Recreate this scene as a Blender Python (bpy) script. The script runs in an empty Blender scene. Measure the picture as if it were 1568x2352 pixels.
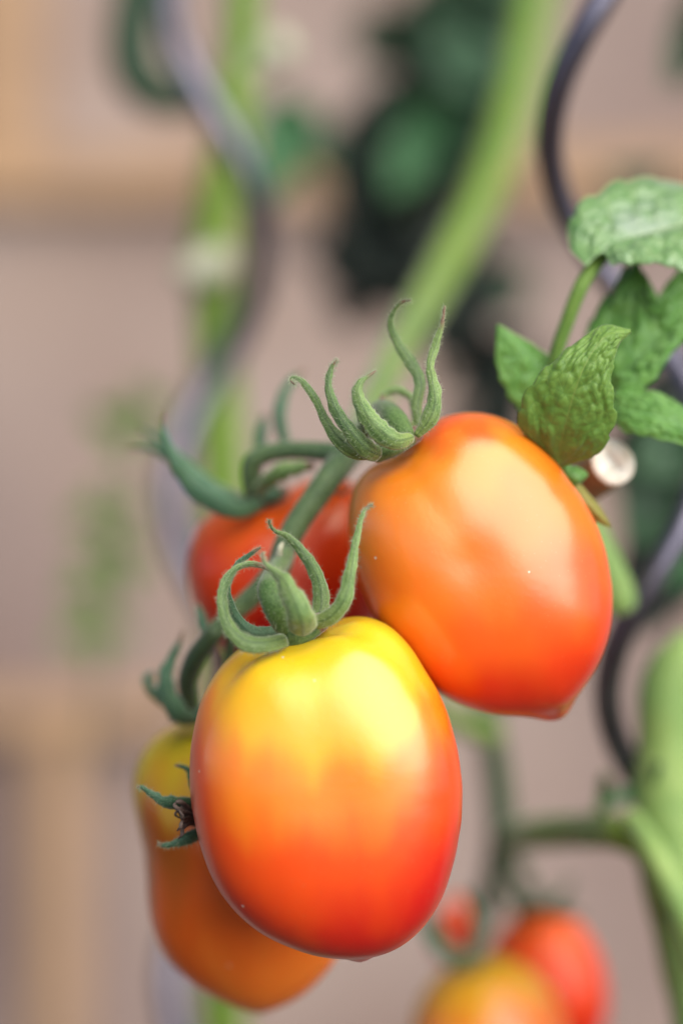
import bpy, bmesh, math, random
from mathutils import Vector, Matrix, noise

random.seed(7)
sc = bpy.context.scene
COL = sc.collection
R = math.radians

# ------------------------------------------------------------------ camera
FOCUS = 0.52            # metres to the sharp plane
FRAME_H = 0.20          # height of the field at that distance
CAM_Z = 0.90
cam_d = bpy.data.cameras.new("camera")
cam = bpy.data.objects.new("camera", cam_d)
COL.objects.link(cam)
cam.location = (0, 0, CAM_Z)
cam.rotation_euler = (R(90), 0, 0)
cam_d.sensor_fit = 'VERTICAL'
cam_d.sensor_height = 36
cam_d.sensor_width = 24
cam_d.lens = 36 / (FRAME_H / FOCUS)
cam_d.clip_start = 0.01
cam_d.clip_end = 500
cam_d.dof.use_dof = True
cam_d.dof.focus_distance = 0.514
cam_d.dof.aperture_fstop = 3.7
sc.camera = cam

# ------------------------------------------------------------------ light
SUN = Vector((0.48, -0.70, 0.60)).normalized()      # towards the sun
elev = math.asin(SUN.z)
rot = math.atan2(SUN.x, SUN.y)
w = bpy.data.worlds.new("World")
sc.world = w
w.use_nodes = True
nt = w.node_tree
sky = nt.nodes.new('ShaderNodeTexSky')
sky.sky_type = 'NISHITA'
sky.sun_disc = False
sky.sun_elevation = elev
sky.sun_rotation = rot
sky.air_density = 0.3
sky.dust_density = 0.3
bg = nt.nodes['Background']
bg.inputs['Strength'].default_value = 0.05
nt.links.new(sky.outputs[0], bg.inputs['Color'])
sun_d = bpy.data.lights.new("sun", 'SUN')
sun_d.energy = 1.5
sun_d.angle = R(78)
sun_d.color = (1.0, 0.955, 0.89)
sun = bpy.data.objects.new("sun", sun_d)
sun.rotation_euler = SUN.to_track_quat('Z', 'Y').to_euler()
COL.objects.link(sun)

sc.view_settings.view_transform = 'Standard'
sc.view_settings.look = 'None'
sc.view_settings.gamma = 1
sc.view_settings.exposure = 2.25
sc.cycles.use_denoising = True
sc.cycles.max_bounces = 8

# ------------------------------------------------------------------ helpers
K = FRAME_H / 2352 / FOCUS


def P(px, py, D):
    """a point at D metres in front of the camera (measured on the photo, 1568 x 2352)"""
    return Vector(((px - 784) * K * D, D, CAM_Z - (py - 1176) * K * D))


def link(o, parent=None):
    COL.objects.link(o)
    if parent:
        o.parent = parent
        o.matrix_parent_inverse = parent.matrix_basis.inverted()
    return o


def empty(name, loc, label, cat, group=None):
    o = bpy.data.objects.new(name, None)
    o.empty_display_size = 0.01
    o.location = loc
    o['label'] = label
    o['category'] = cat
    if group:
        o['group'] = group
    return link(o)


def tag(o, label, cat, group=None):
    o['label'] = label
    o['category'] = cat
    if group:
        o['group'] = group


def mesh_obj(name, verts, faces, mat, parent=None, uvs=None, attr=None, smooth=True):
    me = bpy.data.meshes.new(name)
    me.from_pydata([tuple(v) for v in verts], [], faces)
    me.materials.append(mat)
    if smooth:
        me.polygons.foreach_set("use_smooth", [True] * len(me.polygons))
    if uvs:
        uvl = me.uv_layers.new(name="UVMap")
        for i, l in enumerate(me.loops):
            uvl.data[i].uv = uvs[l.vertex_index]
    if attr:
        for k_, vals in attr.items():
            a = me.attributes.new(k_, 'FLOAT', 'POINT')
            a.data.foreach_set("value", vals)
    me.update()
    return link(bpy.data.objects.new(name, me), parent)


def catmull(pts, n):
    """pts: list of equal-length tuples; n samples along"""
    m = len(pts)
    out = []
    for i in range(n):
        t = i / (n - 1) * (m - 1)
        j = min(int(t), m - 2)
        f = t - j
        p1, p2 = pts[j], pts[j + 1]
        p0 = pts[j - 1] if j > 0 else tuple(2 * a - b for a, b in zip(p1, p2))
        p3 = pts[j + 2] if j + 2 < m else tuple(2 * b - a for a, b in zip(p1, p2))
        out.append(tuple(0.5 * ((2 * b) + (c - a) * f + (2 * a - 5 * b + 4 * c - d) * f * f +
                                (-a + 3 * b - 3 * c + d) * f ** 3)
                         for a, b, c, d in zip(p0, p1, p2, p3)))
    return out


def frames(pos):
    """tangents and parallel-transported side vectors"""
    n = len(pos)
    T = [(pos[min(i + 1, n - 1)] - pos[max(i - 1, 0)]).normalized() for i in range(n)]
    s = T[0].cross(Vector((0, 1, 0)))
    if s.length < 0.1:
        s = T[0].cross(Vector((1, 0, 0)))
    s.normalize()
    S = []
    for i in range(n):
        s = (s - T[i] * s.dot(T[i])).normalized()
        S.append(s)
    return T, S


HAIRS = {}


def tube(name, pts, mat, parent=None, n=40, seg=14, rough=0.0, cap=True, seed=0, hairs=0, pool=None, close_round=True):
    """pts: (px, py, D, half width in photo px)"""
    c = catmull(pts, n)
    pos = [P(a, b, d) for a, b, d, h in c]
    rad = [max(1e-5, h * K * d) for a, b, d, h in c]
    return tube_w(name, pos, rad, mat, parent, seg, rough, cap, seed, hairs, pool)


def tube_w(name, pos, rad, mat, parent=None, seg=14, rough=0.0, cap=True, seed=0, hairs=0, pool=None):
    n = len(pos)
    T, S = frames(pos)
    V, F, U = [], [], []
    for i in range(n):
        B = T[i].cross(S[i])
        for j in range(seg):
            a = 2 * math.pi * j / seg
            d = S[i] * math.cos(a) + B * math.sin(a)
            q = pos[i] + d * rad[i]
            k_ = 1 + rough * noise.noise(q * (0.9 / max(rad[i], 2e-4)) + Vector((seed, 0, 0)))
            V.append(pos[i] + d * rad[i] * k_)
            U.append((j / seg, i / (n - 1)))
    for i in range(n - 1):
        for j in range(seg):
            k2 = (j + 1) % seg
            F.append((i * seg + j, i * seg + k2, (i + 1) * seg + k2, (i + 1) * seg + j))
    if cap:
        for end, i in ((0, 0), (1, n - 1)):
            # a small dome
            dirn = -T[i] if end == 0 else T[i]
            base = i * seg
            ring = [base + j for j in range(seg)]
            for f in (0.45, 0.8):
                off = len(V)
                rr = math.sqrt(1 - f * f)
                for j in range(seg):
                    v = V[base + j] - pos[i]
                    V.append(pos[i] + v * rr + dirn * rad[i] * f * 0.75)
                    U.append((j / seg, end))
                new = [off + j for j in range(seg)]
                for j in range(seg):
                    k2 = (j + 1) % seg
                    q = (ring[j], ring[k2], new[k2], new[j])
                    F.append(q if end else q[::-1])
                ring = new
            V.append(pos[i] + dirn * rad[i] * 0.75)
            U.append((0.5, end))
            for j in range(seg):
                k2 = (j + 1) % seg
                F.append((ring[j], ring[k2], len(V) - 1) if end else (ring[k2], ring[j], len(V) - 1))
    o = mesh_obj(name, V, F, mat, parent, U)
    if hairs and pool is not None:
        add_hairs(pool, V, n * seg, seg, n, hairs, pos)
    return o


def add_hairs(pool, V, count, seg, n, hairs, pos, lmin=0.0003, lmax=0.0011):
    """thin tapering hairs standing on a swept surface"""
    hv, hf = pool
    for _ in range(hairs):
        i = random.randrange(1, n - 1)
        j = random.randrange(seg)
        p = Vector(V[i * seg + j]).lerp(Vector(V[i * seg + (j + 1) % seg]), random.random())
        p = p.lerp(Vector(V[(i + 1) * seg + j]), random.random())
        d = (p - pos[i])
        if d.length < 1e-6:
            continue
        d.normalize()
        d = (d + Vector((random.uniform(-.5, .5), random.uniform(-.5, .5), random.uniform(-.5, .5)))).normalized()
        L = random.uniform(lmin, lmax)
        r = 0.000026
        s = d.orthogonal().normalized()
        b = d.cross(s)
        k = len(hv)
        bend = Vector((random.uniform(-.2, .2), random.uniform(-.2, .2), random.uniform(-.4, .1))) * L
        for a in range(3):
            an = a * 2.094
            hv.append(p + (s * math.cos(an) + b * math.sin(an)) * r - d * 0.0001)
        for a in range(3):
            an = a * 2.094
            hv.append(p + d * L * 0.55 + bend * 0.3 + (s * math.cos(an) + b * math.sin(an)) * r * 0.7)
        hv.append(p + d * L + bend)
        for a in range(3):
            c = (a + 1) % 3
            hf.append((k + a, k + c, k + 3 + c, k + 3 + a))
            hf.append((k + 3 + a, k + 3 + c, k + 6))


def fuzz(pool, parent):
    if pool[0]:
        o = mesh_obj("fuzz", pool[0], pool[1], M['hair'], parent)
        o['kind'] = 'stuff'


def sepal(pts, mat, parent, D0=0.0, n=44, seg=12, roll=0.0, camber=0.42, thick=0.20, hairs=0, pool=None, name="sepal",
          wave=0.30, roll_end=None):
    """a curling blade. pts: (px, py, D, visible half width px)"""
    c = catmull(pts, n)
    pos = [P(a, b, d + D0) for a, b, d, h in c]
    rad = [max(2.0e-5, h * K * (d + D0)) for a, b, d, h in c]
    T = [(pos[min(i + 1, n - 1)] - pos[max(i - 1, 0)]).normalized() for i in range(n)]
    V, F, U = [], [], []
    sd = random.uniform(0, 50)
    prev = None
    for i in range(n):
        S = T[i].cross(Vector((0, 1, 0)))
        if S.length < 0.2 and prev is not None:
            S = prev
        S = (S - T[i] * S.dot(T[i])).normalized()
        prev = S
        B = T[i].cross(S)
        f = i / (n - 1)
        ro = roll if roll_end is None else roll + (roll_end - roll) * f
        S2 = S * math.cos(ro) + B * math.sin(ro)
        B2 = T[i].cross(S2)
        for j in range(seg):
            a = 2 * math.pi * j / seg
            x = math.cos(a)
            y = math.sin(a) * thick * (1 - 0.35 * abs(x)) - camber * (x * x - 0.3)
            wv = 1 + min(1, f * 3) * wave * noise.noise(Vector((f * 13 + sd, x * 1.5, 0))) + 0.12 * noise.noise(Vector((f * 40 + sd, x * 3, 2)))
            V.append(pos[i] + S2 * x * rad[i] * wv + B2 * y * rad[i] * wv)
            U.append((0.5 + 0.5 * x, f))
    for i in range(n - 1):
        for j in range(seg):
            k2 = (j + 1) % seg
            F.append((i * seg + j, i * seg + k2, (i + 1) * seg + k2, (i + 1) * seg + j))
    F.append(tuple(range(seg))[::-1])
    F.append(tuple(range((n - 1) * seg, n * seg)))
    o = mesh_obj(name, V, F, mat, parent, U)
    if hairs and pool is not None:
        add_hairs(pool, V, n * seg, seg, n, hairs, pos)
    return o


def leaf(mid, left, right, mat, parent=None, name="leaflet", nv=90, nu=22, pucker=0.0010, nveins=7, serr=0.06,
         cup=0.0, seed=0.0, thick=0.00035):
    """mid / left / right: lists of (px, py, D) running from base to tip"""
    Mc = [P(*q) for q in catmull(mid, nv)]
    Lc = [P(*q) for q in catmull(left, nv)]
    Rc = [P(*q) for q in catmull(right, nv)]
    rows, U = [], []
    for i in range(nv):
        row = []
        v = i / (nv - 1)
        for j in range(-nu, nu + 1):
            u = j / nu
            e = Rc[i] if u > 0 else Lc[i]
            a = abs(u)
            p = Mc[i].lerp(e, a)
            row.append(p)
            U.append((0.5 + 0.5 * u, v))
        rows.append(row)
    # normals
    out = []
    W = 2 * nu + 1
    for i in range(nv):
        for j in range(W):
            du = rows[i][min(j + 1, W - 1)] - rows[i][max(j - 1, 0)]
            dv = rows[min(i + 1, nv - 1)][j] - rows[max(i - 1, 0)][j]
            nrm = du.cross(dv)
            nrm = nrm.normalized() if nrm.length > 1e-12 else Vector((0, -1, 0))
            if nrm.y > 0:
                nrm = -nrm
            u = (j - nu) / nu
            v = i / (nv - 1)
            a = abs(u)
            ph = v * nveins - a * 1.6 + (0.15 if u > 0 else 0)
            vein = abs(math.sin(math.pi * ph)) ** 0.7
            edge = min(1, (1 - a) * 4) * min(1, v * 6) * min(1, (1 - v) * 3.5)
            side = min(1, a * 5)
            cell = 0.7 + 0.9 * noise.noise(Vector((u * 6 + seed, v * 14, seed)))
            fine = abs(noise.noise(Vector((u * 5.5 + seed, v * 12 - a * 2.5, seed * 3)))) * 2.2
            h = pucker * edge * side * (0.40 * vein * cell + 0.75 * min(1, fine) ** 0.7)
            h += cup * (a * a)
            h += pucker * 0.9 * noise.noise(Vector((u * 3 + seed, v * 5, 3.1))) * min(1, a * 2) * min(1, (1 - v) * 3)
            p = rows[i][j] + nrm * h
            if a > 0.85 and serr > 0:
                k_ = (a - 0.85) / 0.15
                s_ = serr * (((v * nveins * 1.15 + seed) % 1.0) - 0.5 + 0.3 * math.sin(v * 41 + seed))
                p = p + (rows[i][j] - Mc[i]) * s_ * k_ * min(1, (1 - v) * 2.5) * min(1, v * 5)
            out.append(p)
    F = []
    for i in range(nv - 1):
        for j in range(W - 1):
            F.append((i * W + j, i * W + j + 1, (i + 1) * W + j + 1, (i + 1) * W + j))
    o = mesh_obj(name, out, F, mat, parent, U)
    md = o.modifiers.new("thickness", 'SOLIDIFY')
    md.thickness = thick
    md.offset = 0
    return o


def leaf_simple(base, tip, hw, mat, parent=None, bend=0.0, roll=0.0, name="leaflet", nv=26, nu=6, seed=0.0, lobes=0.25,
                pucker=0.001, droop=0.01):
    """toothed tomato leaflet between two (px, py, D) points"""
    b, t = P(*base), P(*tip)
    ax = t - b
    L = ax.length
    T = ax.normalized()
    S = T.cross(Vector((0, 1, 0)))
    if S.length < 0.1:
        S = T.cross(Vector((1, 0, 0)))
    S.normalize()
    B = T.cross(S)
    S2 = S * math.cos(roll) + B * math.sin(roll)
    B2 = T.cross(S2)
    hwm = hw * K * base[2]
    V, F, U = [], [], []
    W = 2 * nu + 1
    for i in range(nv):
        v = i / (nv - 1)
        prof = (math.sin(math.pi * min(1, v ** 0.75)) ** 0.8) * (1 - 0.25 * v)
        tooth = 1 + lobes * (((v * 5 + seed) % 1.0) - 0.6) * min(1, v * 4)
        c = b + ax * v + S2 * bend * L * math.sin(math.pi * v) - B2 * droop * math.sin(math.pi * v) \
            - Vector((0, 0, droop * 0.8 * v * v))
        for j in range(-nu, nu + 1):
            u = j / nu
            x = u * hwm * max(prof, 0.02) * (1 + (tooth - 1) * abs(u))
            ph = v * 6 - abs(u) * 1.5
            h = pucker * abs(math.sin(math.pi * ph)) * min(1, abs(u) * 4) + 0.22 * hwm * u * u \
                + 0.12 * hwm * noise.noise(Vector((u * 2 + seed, v * 4, seed)))
            V.append(c + S2 * x + B2 * h)
            U.append((0.5 + 0.5 * u, v))
    for i in range(nv - 1):
        for j in range(W - 1):
            F.append((i * W + j, i * W + j + 1, (i + 1) * W + j + 1, (i + 1) * W + j))
    o = mesh_obj(name, V, F, mat, parent, U)
    md = o.modifiers.new("thickness", 'SOLIDIFY')
    md.thickness = 0.0004
    md.offset = 0
    return o


# ------------------------------------------------------------------ materials
M = {}
ALB = 0.60      # base colours are kept dark under a raised exposure so highlights stand out


def new_mat(name):
    m = bpy.data.materials.new(name)
    m.use_nodes = True
    t = m.node_tree
    return m, t, t.nodes, t.links, t.nodes['Principled BSDF']


def ramp(N, stops, interp='LINEAR'):
    r = N.new('ShaderNodeValToRGB')
    r.color_ramp.interpolation = interp
    e = r.color_ramp.elements
    while len(e) < len(stops):
        e.new(0.5)
    for k_, (p, c) in enumerate(stops):
        e[k_].position = p
        e[k_].color = (c[0] * ALB, c[1] * ALB, c[2] * ALB, 1)
    return r


def nz(N, L, scale, detail=3, vec=None, rough=0.5):
    n = N.new('ShaderNodeTexNoise')
    n.inputs['Scale'].default_value = scale
    n.inputs['Detail'].default_value = detail
    n.inputs['Roughness'].default_value = rough
    if vec is not None:
        L.new(vec, n.inputs['Vector'])
    return n


def math_n(N, L, op, a, b=None, c=None, clamp=False):
    n = N.new('ShaderNodeMath')
    n.operation = op
    n.use_clamp = clamp
    for i, x in enumerate((a, b, c)):
        if x is None:
            continue
        if isinstance(x, (int, float)):
            n.inputs[i].default_value = x
        else:
            L.new(x, n.inputs[i])
    return n.outputs[0]


def mix_col(N, L, fac, a, b, mode='MIX'):
    n = N.new('ShaderNodeMix')
    n.data_type = 'RGBA'
    n.blend_type = mode
    for s, x in ((n.inputs[0], fac), (n.inputs[6], a), (n.inputs[7], b)):
        if isinstance(x, (int, float)):
            s.default_value = x
        elif isinstance(x, tuple):
            s.default_value = (x[0] * ALB, x[1] * ALB, x[2] * ALB, 1)
        else:
            L.new(x, s)
    return n.outputs[2]


def tomato_mat(name, stops, streak=0.10, rough=0.28, spec=0.5, coat=0.0, warm_x=0.0):
    m, t, N, L, B = new_mat(name)
    at = N.new('ShaderNodeAttribute')
    at.attribute_name = 'ripeness'
    tc = N.new('ShaderNodeTexCoord')
    mp = N.new('ShaderNodeMapping')
    mp.inputs['Scale'].default_value = (1, 1, 0.25)
    L.new(tc.outputs['Object'], mp.inputs['Vector'])
    n1 = nz(N, L, 95, 2, mp.outputs[0])
    n2 = nz(N, L, 33, 2, tc.outputs['Object'])
    d1 = math_n(N, L, 'MULTIPLY_ADD', n1.outputs['Fac'], streak * 1.8, -streak * 0.9)
    d2 = math_n(N, L, 'MULTIPLY_ADD', n2.outputs['Fac'], streak * 2.4, -streak * 1.2)
    s = math_n(N, L, 'ADD', at.outputs['Fac'], math_n(N, L, 'ADD', d1, d2))
    r = ramp(N, stops, 'EASE')
    L.new(s, r.inputs[0])
    # pin-prick pale lenticels and a little dust
    vo = N.new('ShaderNodeTexVoronoi')
    vo.inputs['Scale'].default_value = 800
    L.new(tc.outputs['Object'], vo.inputs['Vector'])
    dot = math_n(N, L, 'LESS_THAN', vo.outputs['Distance'], 0.11)
    big = nz(N, L, 60, 2, tc.outputs['Object'])
    dm = math_n(N, L, 'MULTIPLY', dot, math_n(N, L, 'MULTIPLY_ADD', big.outputs['Fac'], 0.9, -0.32, clamp=True))
    c = mix_col(N, L, dm, r.outputs[0], (0.95, 0.62, 0.30))
    # rare tiny dark specks
    vs = N.new('ShaderNodeTexVoronoi')
    vs.inputs['Scale'].default_value = 75
    L.new(tc.outputs['Object'], vs.inputs['Vector'])
    sp = math_n(N, L, 'LESS_THAN', vs.outputs['Distance'], 0.030)
    sep = N.new('ShaderNodeSeparateColor')
    L.new(vs.outputs['Color'], sep.inputs[0])
    sp = math_n(N, L, 'MULTIPLY', sp, math_n(N, L, 'GREATER_THAN', sep.outputs[0], 0.72))
    c = mix_col(N, L, sp, c, (0.09, 0.03, 0.01))
    vf = N.new('ShaderNodeTexVoronoi')
    vf.inputs['Scale'].default_value = 190
    L.new(tc.outputs['Object'], vf.inputs['Vector'])
    fl_ = math_n(N, L, 'LESS_THAN', vf.outputs['Distance'], 0.06)
    sf = N.new('ShaderNodeSeparateColor')
    L.new(vf.outputs['Color'], sf.inputs[0])
    fl_ = math_n(N, L, 'MULTIPLY', fl_, math_n(N, L, 'GREATER_THAN', sf.outputs[1], 0.80))
    c = mix_col(N, L, math_n(N, L, 'MULTIPLY', fl_, 0.75), c, (1.2, 1.0, 0.8))
    L.new(c, B.inputs['Base Color'])
    B.inputs['Subsurface Weight'].default_value = 0.30
    B.inputs['Subsurface Radius'].default_value = (1.0, 0.35, 0.12)
    B.inputs['Subsurface Scale'].default_value = 0.004
    B.inputs['Roughness'].default_value = rough
    B.inputs['Specular IOR Level'].default_value = spec
    B.inputs['IOR'].default_value = 1.78
    B.inputs['Specular Tint'].default_value = (1.0, 0.90, 0.74, 1)
    B.inputs['Coat Weight'].default_value = coat
    B.inputs['Coat Roughness'].default_value = 0.24
    B.inputs['Coat IOR'].default_value = 1.5
    bp = N.new('ShaderNodeBump')
    bp.inputs['Strength'].default_value = 0.06
    bp.inputs['Distance'].default_value = 0.0004
    bn = nz(N, L, 900, 3, tc.outputs['Object'])
    L.new(bn.outputs['Fac'], bp.inputs['Height'])
    L.new(bp.outputs[0], B.inputs['Normal'])
    return m


def green_mat(name, col, col2, tip=None, speck=0.5, rough=0.62, tipstart=0.86, bump=0.75, sss=0.12):
    """hairy green skin of stems and sepals"""
    m, t, N, L, B = new_mat(name)
    tc = N.new('ShaderNodeTexCoord')
    n1 = nz(N, L, 220, 3, tc.outputs['Object'])
    r = ramp(N, [(0.32, col), (0.68, col2)])
    L.new(n1.outputs['Fac'], r.inputs[0])
    c = r.outputs[0]
    nb = nz(N, L, 70, 3, tc.outputs['Object'])
    fb = math_n(N, L, 'MULTIPLY_ADD', nb.outputs['Fac'], 4, -1.5, clamp=True)
    c = mix_col(N, L, math_n(N, L, 'MULTIPLY', fb, 0.55), c, (col[0] * 0.62, col[1] * 0.85, col[2] * 0.95))
    # glandular grain: fine pale dots
    vo = N.new('ShaderNodeTexVoronoi')
    vo.inputs['Scale'].default_value = 3000
    L.new(tc.outputs['Object'], vo.inputs['Vector'])
    dots = math_n(N, L, 'LESS_THAN', vo.outputs['Distance'], 0.30)
    pale = tuple(min(1, x * 2.3 + 0.12) for x in col2)
    c = mix_col(N, L, math_n(N, L, 'MULTIPLY', dots, speck), c, pale)
    if tip is not None:
        uv = N.new('ShaderNodeUVMap')
        sx = N.new('ShaderNodeSeparateXYZ')
        L.new(uv.outputs[0], sx.inputs[0])
        e_ = math_n(N, L, 'ABSOLUTE', math_n(N, L, 'MULTIPLY_ADD', sx.outputs[0], 2.0, -1.0))
        rim = math_n(N, L, 'MULTIPLY_ADD', e_, 3.0, -2.1, clamp=True)
        c = mix_col(N, L, math_n(N, L, 'MULTIPLY', rim, 0.8), c, tuple(x * 1.6 + 0.06 for x in col2))
        sv = nz(N, L, 1.0, 2)
        cx_ = N.new('ShaderNodeCombineXYZ')
        L.new(math_n(N, L, 'MULTIPLY', sx.outputs[0], 9.0), cx_.inputs[0])
        L.new(math_n(N, L, 'MULTIPLY', sx.outputs[1], 5.0), cx_.inputs[1])
        L.new(cx_.outputs[0], sv.inputs['Vector'])
        ln_ = math_n(N, L, 'MULTIPLY_ADD', sv.outputs['Fac'], 5.0, -2.2, clamp=True)
        c = mix_col(N, L, math_n(N, L, 'MULTIPLY', ln_, 0.45), c, tuple(x * 1.35 + 0.02 for x in col2))
        base_ = math_n(N, L, 'MULTIPLY_ADD', sx.outputs[1], -3.5, 0.8, clamp=True)
        c = mix_col(N, L, math_n(N, L, 'MULTIPLY', base_, 0.5), c, (col2[0] * 1.5, col2[1] * 1.2, col2[2] * 0.8))
        chan = math_n(N, L, 'MULTIPLY_ADD', e_, -4.0, 1.0, clamp=True)
        c = mix_col(N, L, math_n(N, L, 'MULTIPLY', chan, 0.65), c, tuple(x * 0.6 for x in col))
        f = math_n(N, L, 'MULTIPLY_ADD', n1.outputs['Fac'], 0.08, sx.outputs[1])
        f = math_n(N, L, 'MULTIPLY_ADD', f, 1 / 0.08, -tipstart / 0.08, clamp=True)
        c = mix_col(N, L, f, c, tip)
    L.new(c, B.inputs['Base Color'])
    B.inputs['Roughness'].default_value = rough
    B.inputs['Specular IOR Level'].default_value = 0.4
    B.inputs['Subsurface Weight'].default_value = sss
    B.inputs['Subsurface Radius'].default_value = (0.5, 0.8, 0.2)
    B.inputs['Subsurface Scale'].default_value = 0.0012
    B.inputs['Sheen Weight'].default_value = 0.25
    B.inputs['Sheen Roughness'].default_value = 0.4
    bp = N.new('ShaderNodeBump')
    bp.inputs['Strength'].default_value = bump
    bp.inputs['Distance'].default_value = 0.0003
    bn = nz(N, L, 1100, 3, tc.outputs['Object'])
    L.new(bn.outputs['Fac'], bp.inputs['Height'])
    L.new(bp.outputs[0], B.inputs['Normal'])
    return m


def leaf_mat(name, col, col2, vein, rough=0.5, spec=0.4, nveins=7, transl=0.25, blotch=None, net_c=None):
    m, t, N, L, B = new_mat(name)
    tc = N.new('ShaderNodeTexCoord')
    uv = N.new('ShaderNodeUVMap')
    sx = N.new('ShaderNodeSeparateXYZ')
    L.new(uv.outputs[0], sx.inputs[0])
    u = math_n(N, L, 'MULTIPLY_ADD', sx.outputs[0], 2.0, -1.0)
    a = math_n(N, L, 'ABSOLUTE', u)
    wob = nz(N, L, 160, 2, tc.outputs['Object'])
    n1 = nz(N, L, 300, 4, tc.outputs['Object'])
    r = ramp(N, [(0.3, col), (0.7, col2)])
    L.new(n1.outputs['Fac'], r.inputs[0])
    c = r.outputs[0]
    if blotch:
        nb = nz(N, L, 75, 2, tc.outputs['Object'])
        fb = math_n(N, L, 'MULTIPLY_ADD', nb.outputs['Fac'], 5, -2.4, clamp=True)
        c = mix_col(N, L, math_n(N, L, 'MULTIPLY', fb, 0.45), c, blotch)
    # veins: a midrib and side veins leaving it
    mid = math_n(N, L, 'MULTIPLY_ADD', a, -30, 1.0, clamp=True)
    ph = math_n(N, L, 'MULTIPLY_ADD', sx.outputs[1], nveins, math_n(N, L, 'MULTIPLY', a, -1.6))
    ph = math_n(N, L, 'MULTIPLY_ADD', wob.outputs['Fac'], 0.35, ph)
    side = math_n(N, L, 'ABSOLUTE', math_n(N, L, 'SINE', math_n(N, L, 'MULTIPLY', ph, math.pi)))
    side = math_n(N, L, 'MULTIPLY_ADD', side, -9, 1.0, clamp=True)
    v = math_n(N, L, 'MAXIMUM', mid, math_n(N, L, 'MULTIPLY', side, 0.55))
    vc = N.new('ShaderNodeTexVoronoi')
    vc.feature = 'DISTANCE_TO_EDGE'
    vc.inputs['Scale'].default_value = 480
    L.new(tc.outputs['Object'], vc.inputs['Vector'])
    net = math_n(N, L, 'MULTIPLY_ADD', vc.outputs['Distance'], -12, 1.0, clamp=True)
    c = mix_col(N, L, math_n(N, L, 'MULTIPLY', net, 0.45 if net_c else 0.28), c, net_c or vein)
    c = mix_col(N, L, math_n(N, L, 'MULTIPLY', v, 0.8), c, vein)
    L.new(c, B.inputs['Base Color'])
    B.inputs['Roughness'].default_value = rough
    B.inputs['Specular IOR Level'].default_value = spec
    B.inputs['Sheen Weight'].default_value = 0.15
    bp = N.new('ShaderNodeBump')
    bp.inputs['Strength'].default_value = 0.35
    bp.inputs['Distance'].default_value = 0.0004
    h = math_n(N, L, 'MULTIPLY_ADD', vc.outputs['Distance'], 2.0, n1.outputs['Fac'])
    L.new(h, bp.inputs['Height'])
    L.new(bp.outputs[0], B.inputs['Normal'])
    tr = N.new('ShaderNodeBsdfTranslucent')
    tr.inputs['Color'].default_value = (col2[0] * 1.3, col2[1] * 1.1, col2[2] * 0.5, 1)
    mx = N.new('ShaderNodeMixShader')
    mx.inputs[0].default_value = transl
    L.new(B.outputs[0], mx.inputs[1])
    L.new(tr.outputs[0], mx.inputs[2])
    L.new(mx.outputs[0], N['Material Output'].inputs['Surface'])
    return m


def plain_mat(name, col, col2, scale=60, rough=0.7, metallic=0.0, bump=0.2, dist=0.001, detail=4, spec=0.4, stretch=None):
    m, t, N, L, B = new_mat(name)
    tc = N.new('ShaderNodeTexCoord')
    src = tc.outputs['Object']
    if stretch:
        mp = N.new('ShaderNodeMapping')
        mp.inputs['Scale'].default_value = stretch
        L.new(src, mp.inputs['Vector'])
        src = mp.outputs[0]
    n1 = nz(N, L, scale, detail, src)
    r = ramp(N, [(0.3, col), (0.7, col2)])
    L.new(n1.outputs['Fac'], r.inputs[0])
    L.new(r.outputs[0], B.inputs['Base Color'])
    B.inputs['Roughness'].default_value = rough
    B.inputs['Metallic'].default_value = metallic
    B.inputs['Specular IOR Level'].default_value = spec
    bp = N.new('ShaderNodeBump')
    bp.inputs['Strength'].default_value = bump
    bp.inputs['Distance'].default_value = dist
    n2 = nz(N, L, scale * 5, 3, src)
    L.new(n2.outputs['Fac'], bp.inputs['Height'])
    L.new(bp.outputs[0], B.inputs['Normal'])
    return m


M['sepal'] = green_mat("sepal_green", (0.060, 0.130, 0.032), (0.165, 0.255, 0.060), tip=(0.26, 0.13, 0.085), speck=0.28)
M['sepal_light'] = green_mat("sepal_light_green", (0.12, 0.22, 0.045), (0.26, 0.37, 0.10), tip=(0.26, 0.15, 0.09), speck=0.3)
M['sepal_back'] = green_mat("sepal_bluish_green", (0.045, 0.135, 0.060), (0.085, 0.19, 0.085), tip=(0.26, 0.16, 0.10), speck=0.3)
M['pedicel'] = green_mat("pedicel_green", (0.10, 0.19, 0.035), (0.18, 0.30, 0.06), speck=0.4)
M['peduncle'] = green_mat("truss_stem_green", (0.095, 0.165, 0.055), (0.165, 0.25, 0.085), speck=0.45)
M['stem'] = green_mat("vine_stem_green", (0.17, 0.30, 0.018), (0.27, 0.41, 0.028), speck=0.1)
M['stem_pale'] = green_mat("pale_stem_green", (0.27, 0.43, 0.09), (0.37, 0.53, 0.14), speck=0.1)
M['stem_dark'] = green_mat("dark_stem_green", (0.045, 0.085, 0.025), (0.08, 0.13, 0.04), speck=0.1)
M['petiole'] = green_mat("leaf_stalk_green", (0.15, 0.29, 0.03), (0.21, 0.36, 0.05), speck=0.2)
M['hair'] = plain_mat("plant_hair", (0.48, 0.56, 0.32), (0.62, 0.70, 0.44), 300, 0.5)
M['leaf_front'] = leaf_mat("front_leaf", (0.18, 0.36, 0.045), (0.28, 0.48, 0.08), (0.36, 0.50, 0.10), nveins=7, net_c=(0.10, 0.24, 0.04))
M['leaf_mid'] = leaf_mat("mid_leaf", (0.14, 0.37, 0.05), (0.23, 0.49, 0.09), (0.30, 0.58, 0.24), net_c=(0.045, 0.18, 0.05))
M['leaf_pale'] = leaf_mat("waxy_leaf", (0.17, 0.38, 0.10), (0.28, 0.50, 0.17), (0.62, 0.80, 0.32), rough=0.34, spec=0.8, blotch=(0.36, 0.41, 0.42))
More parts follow.
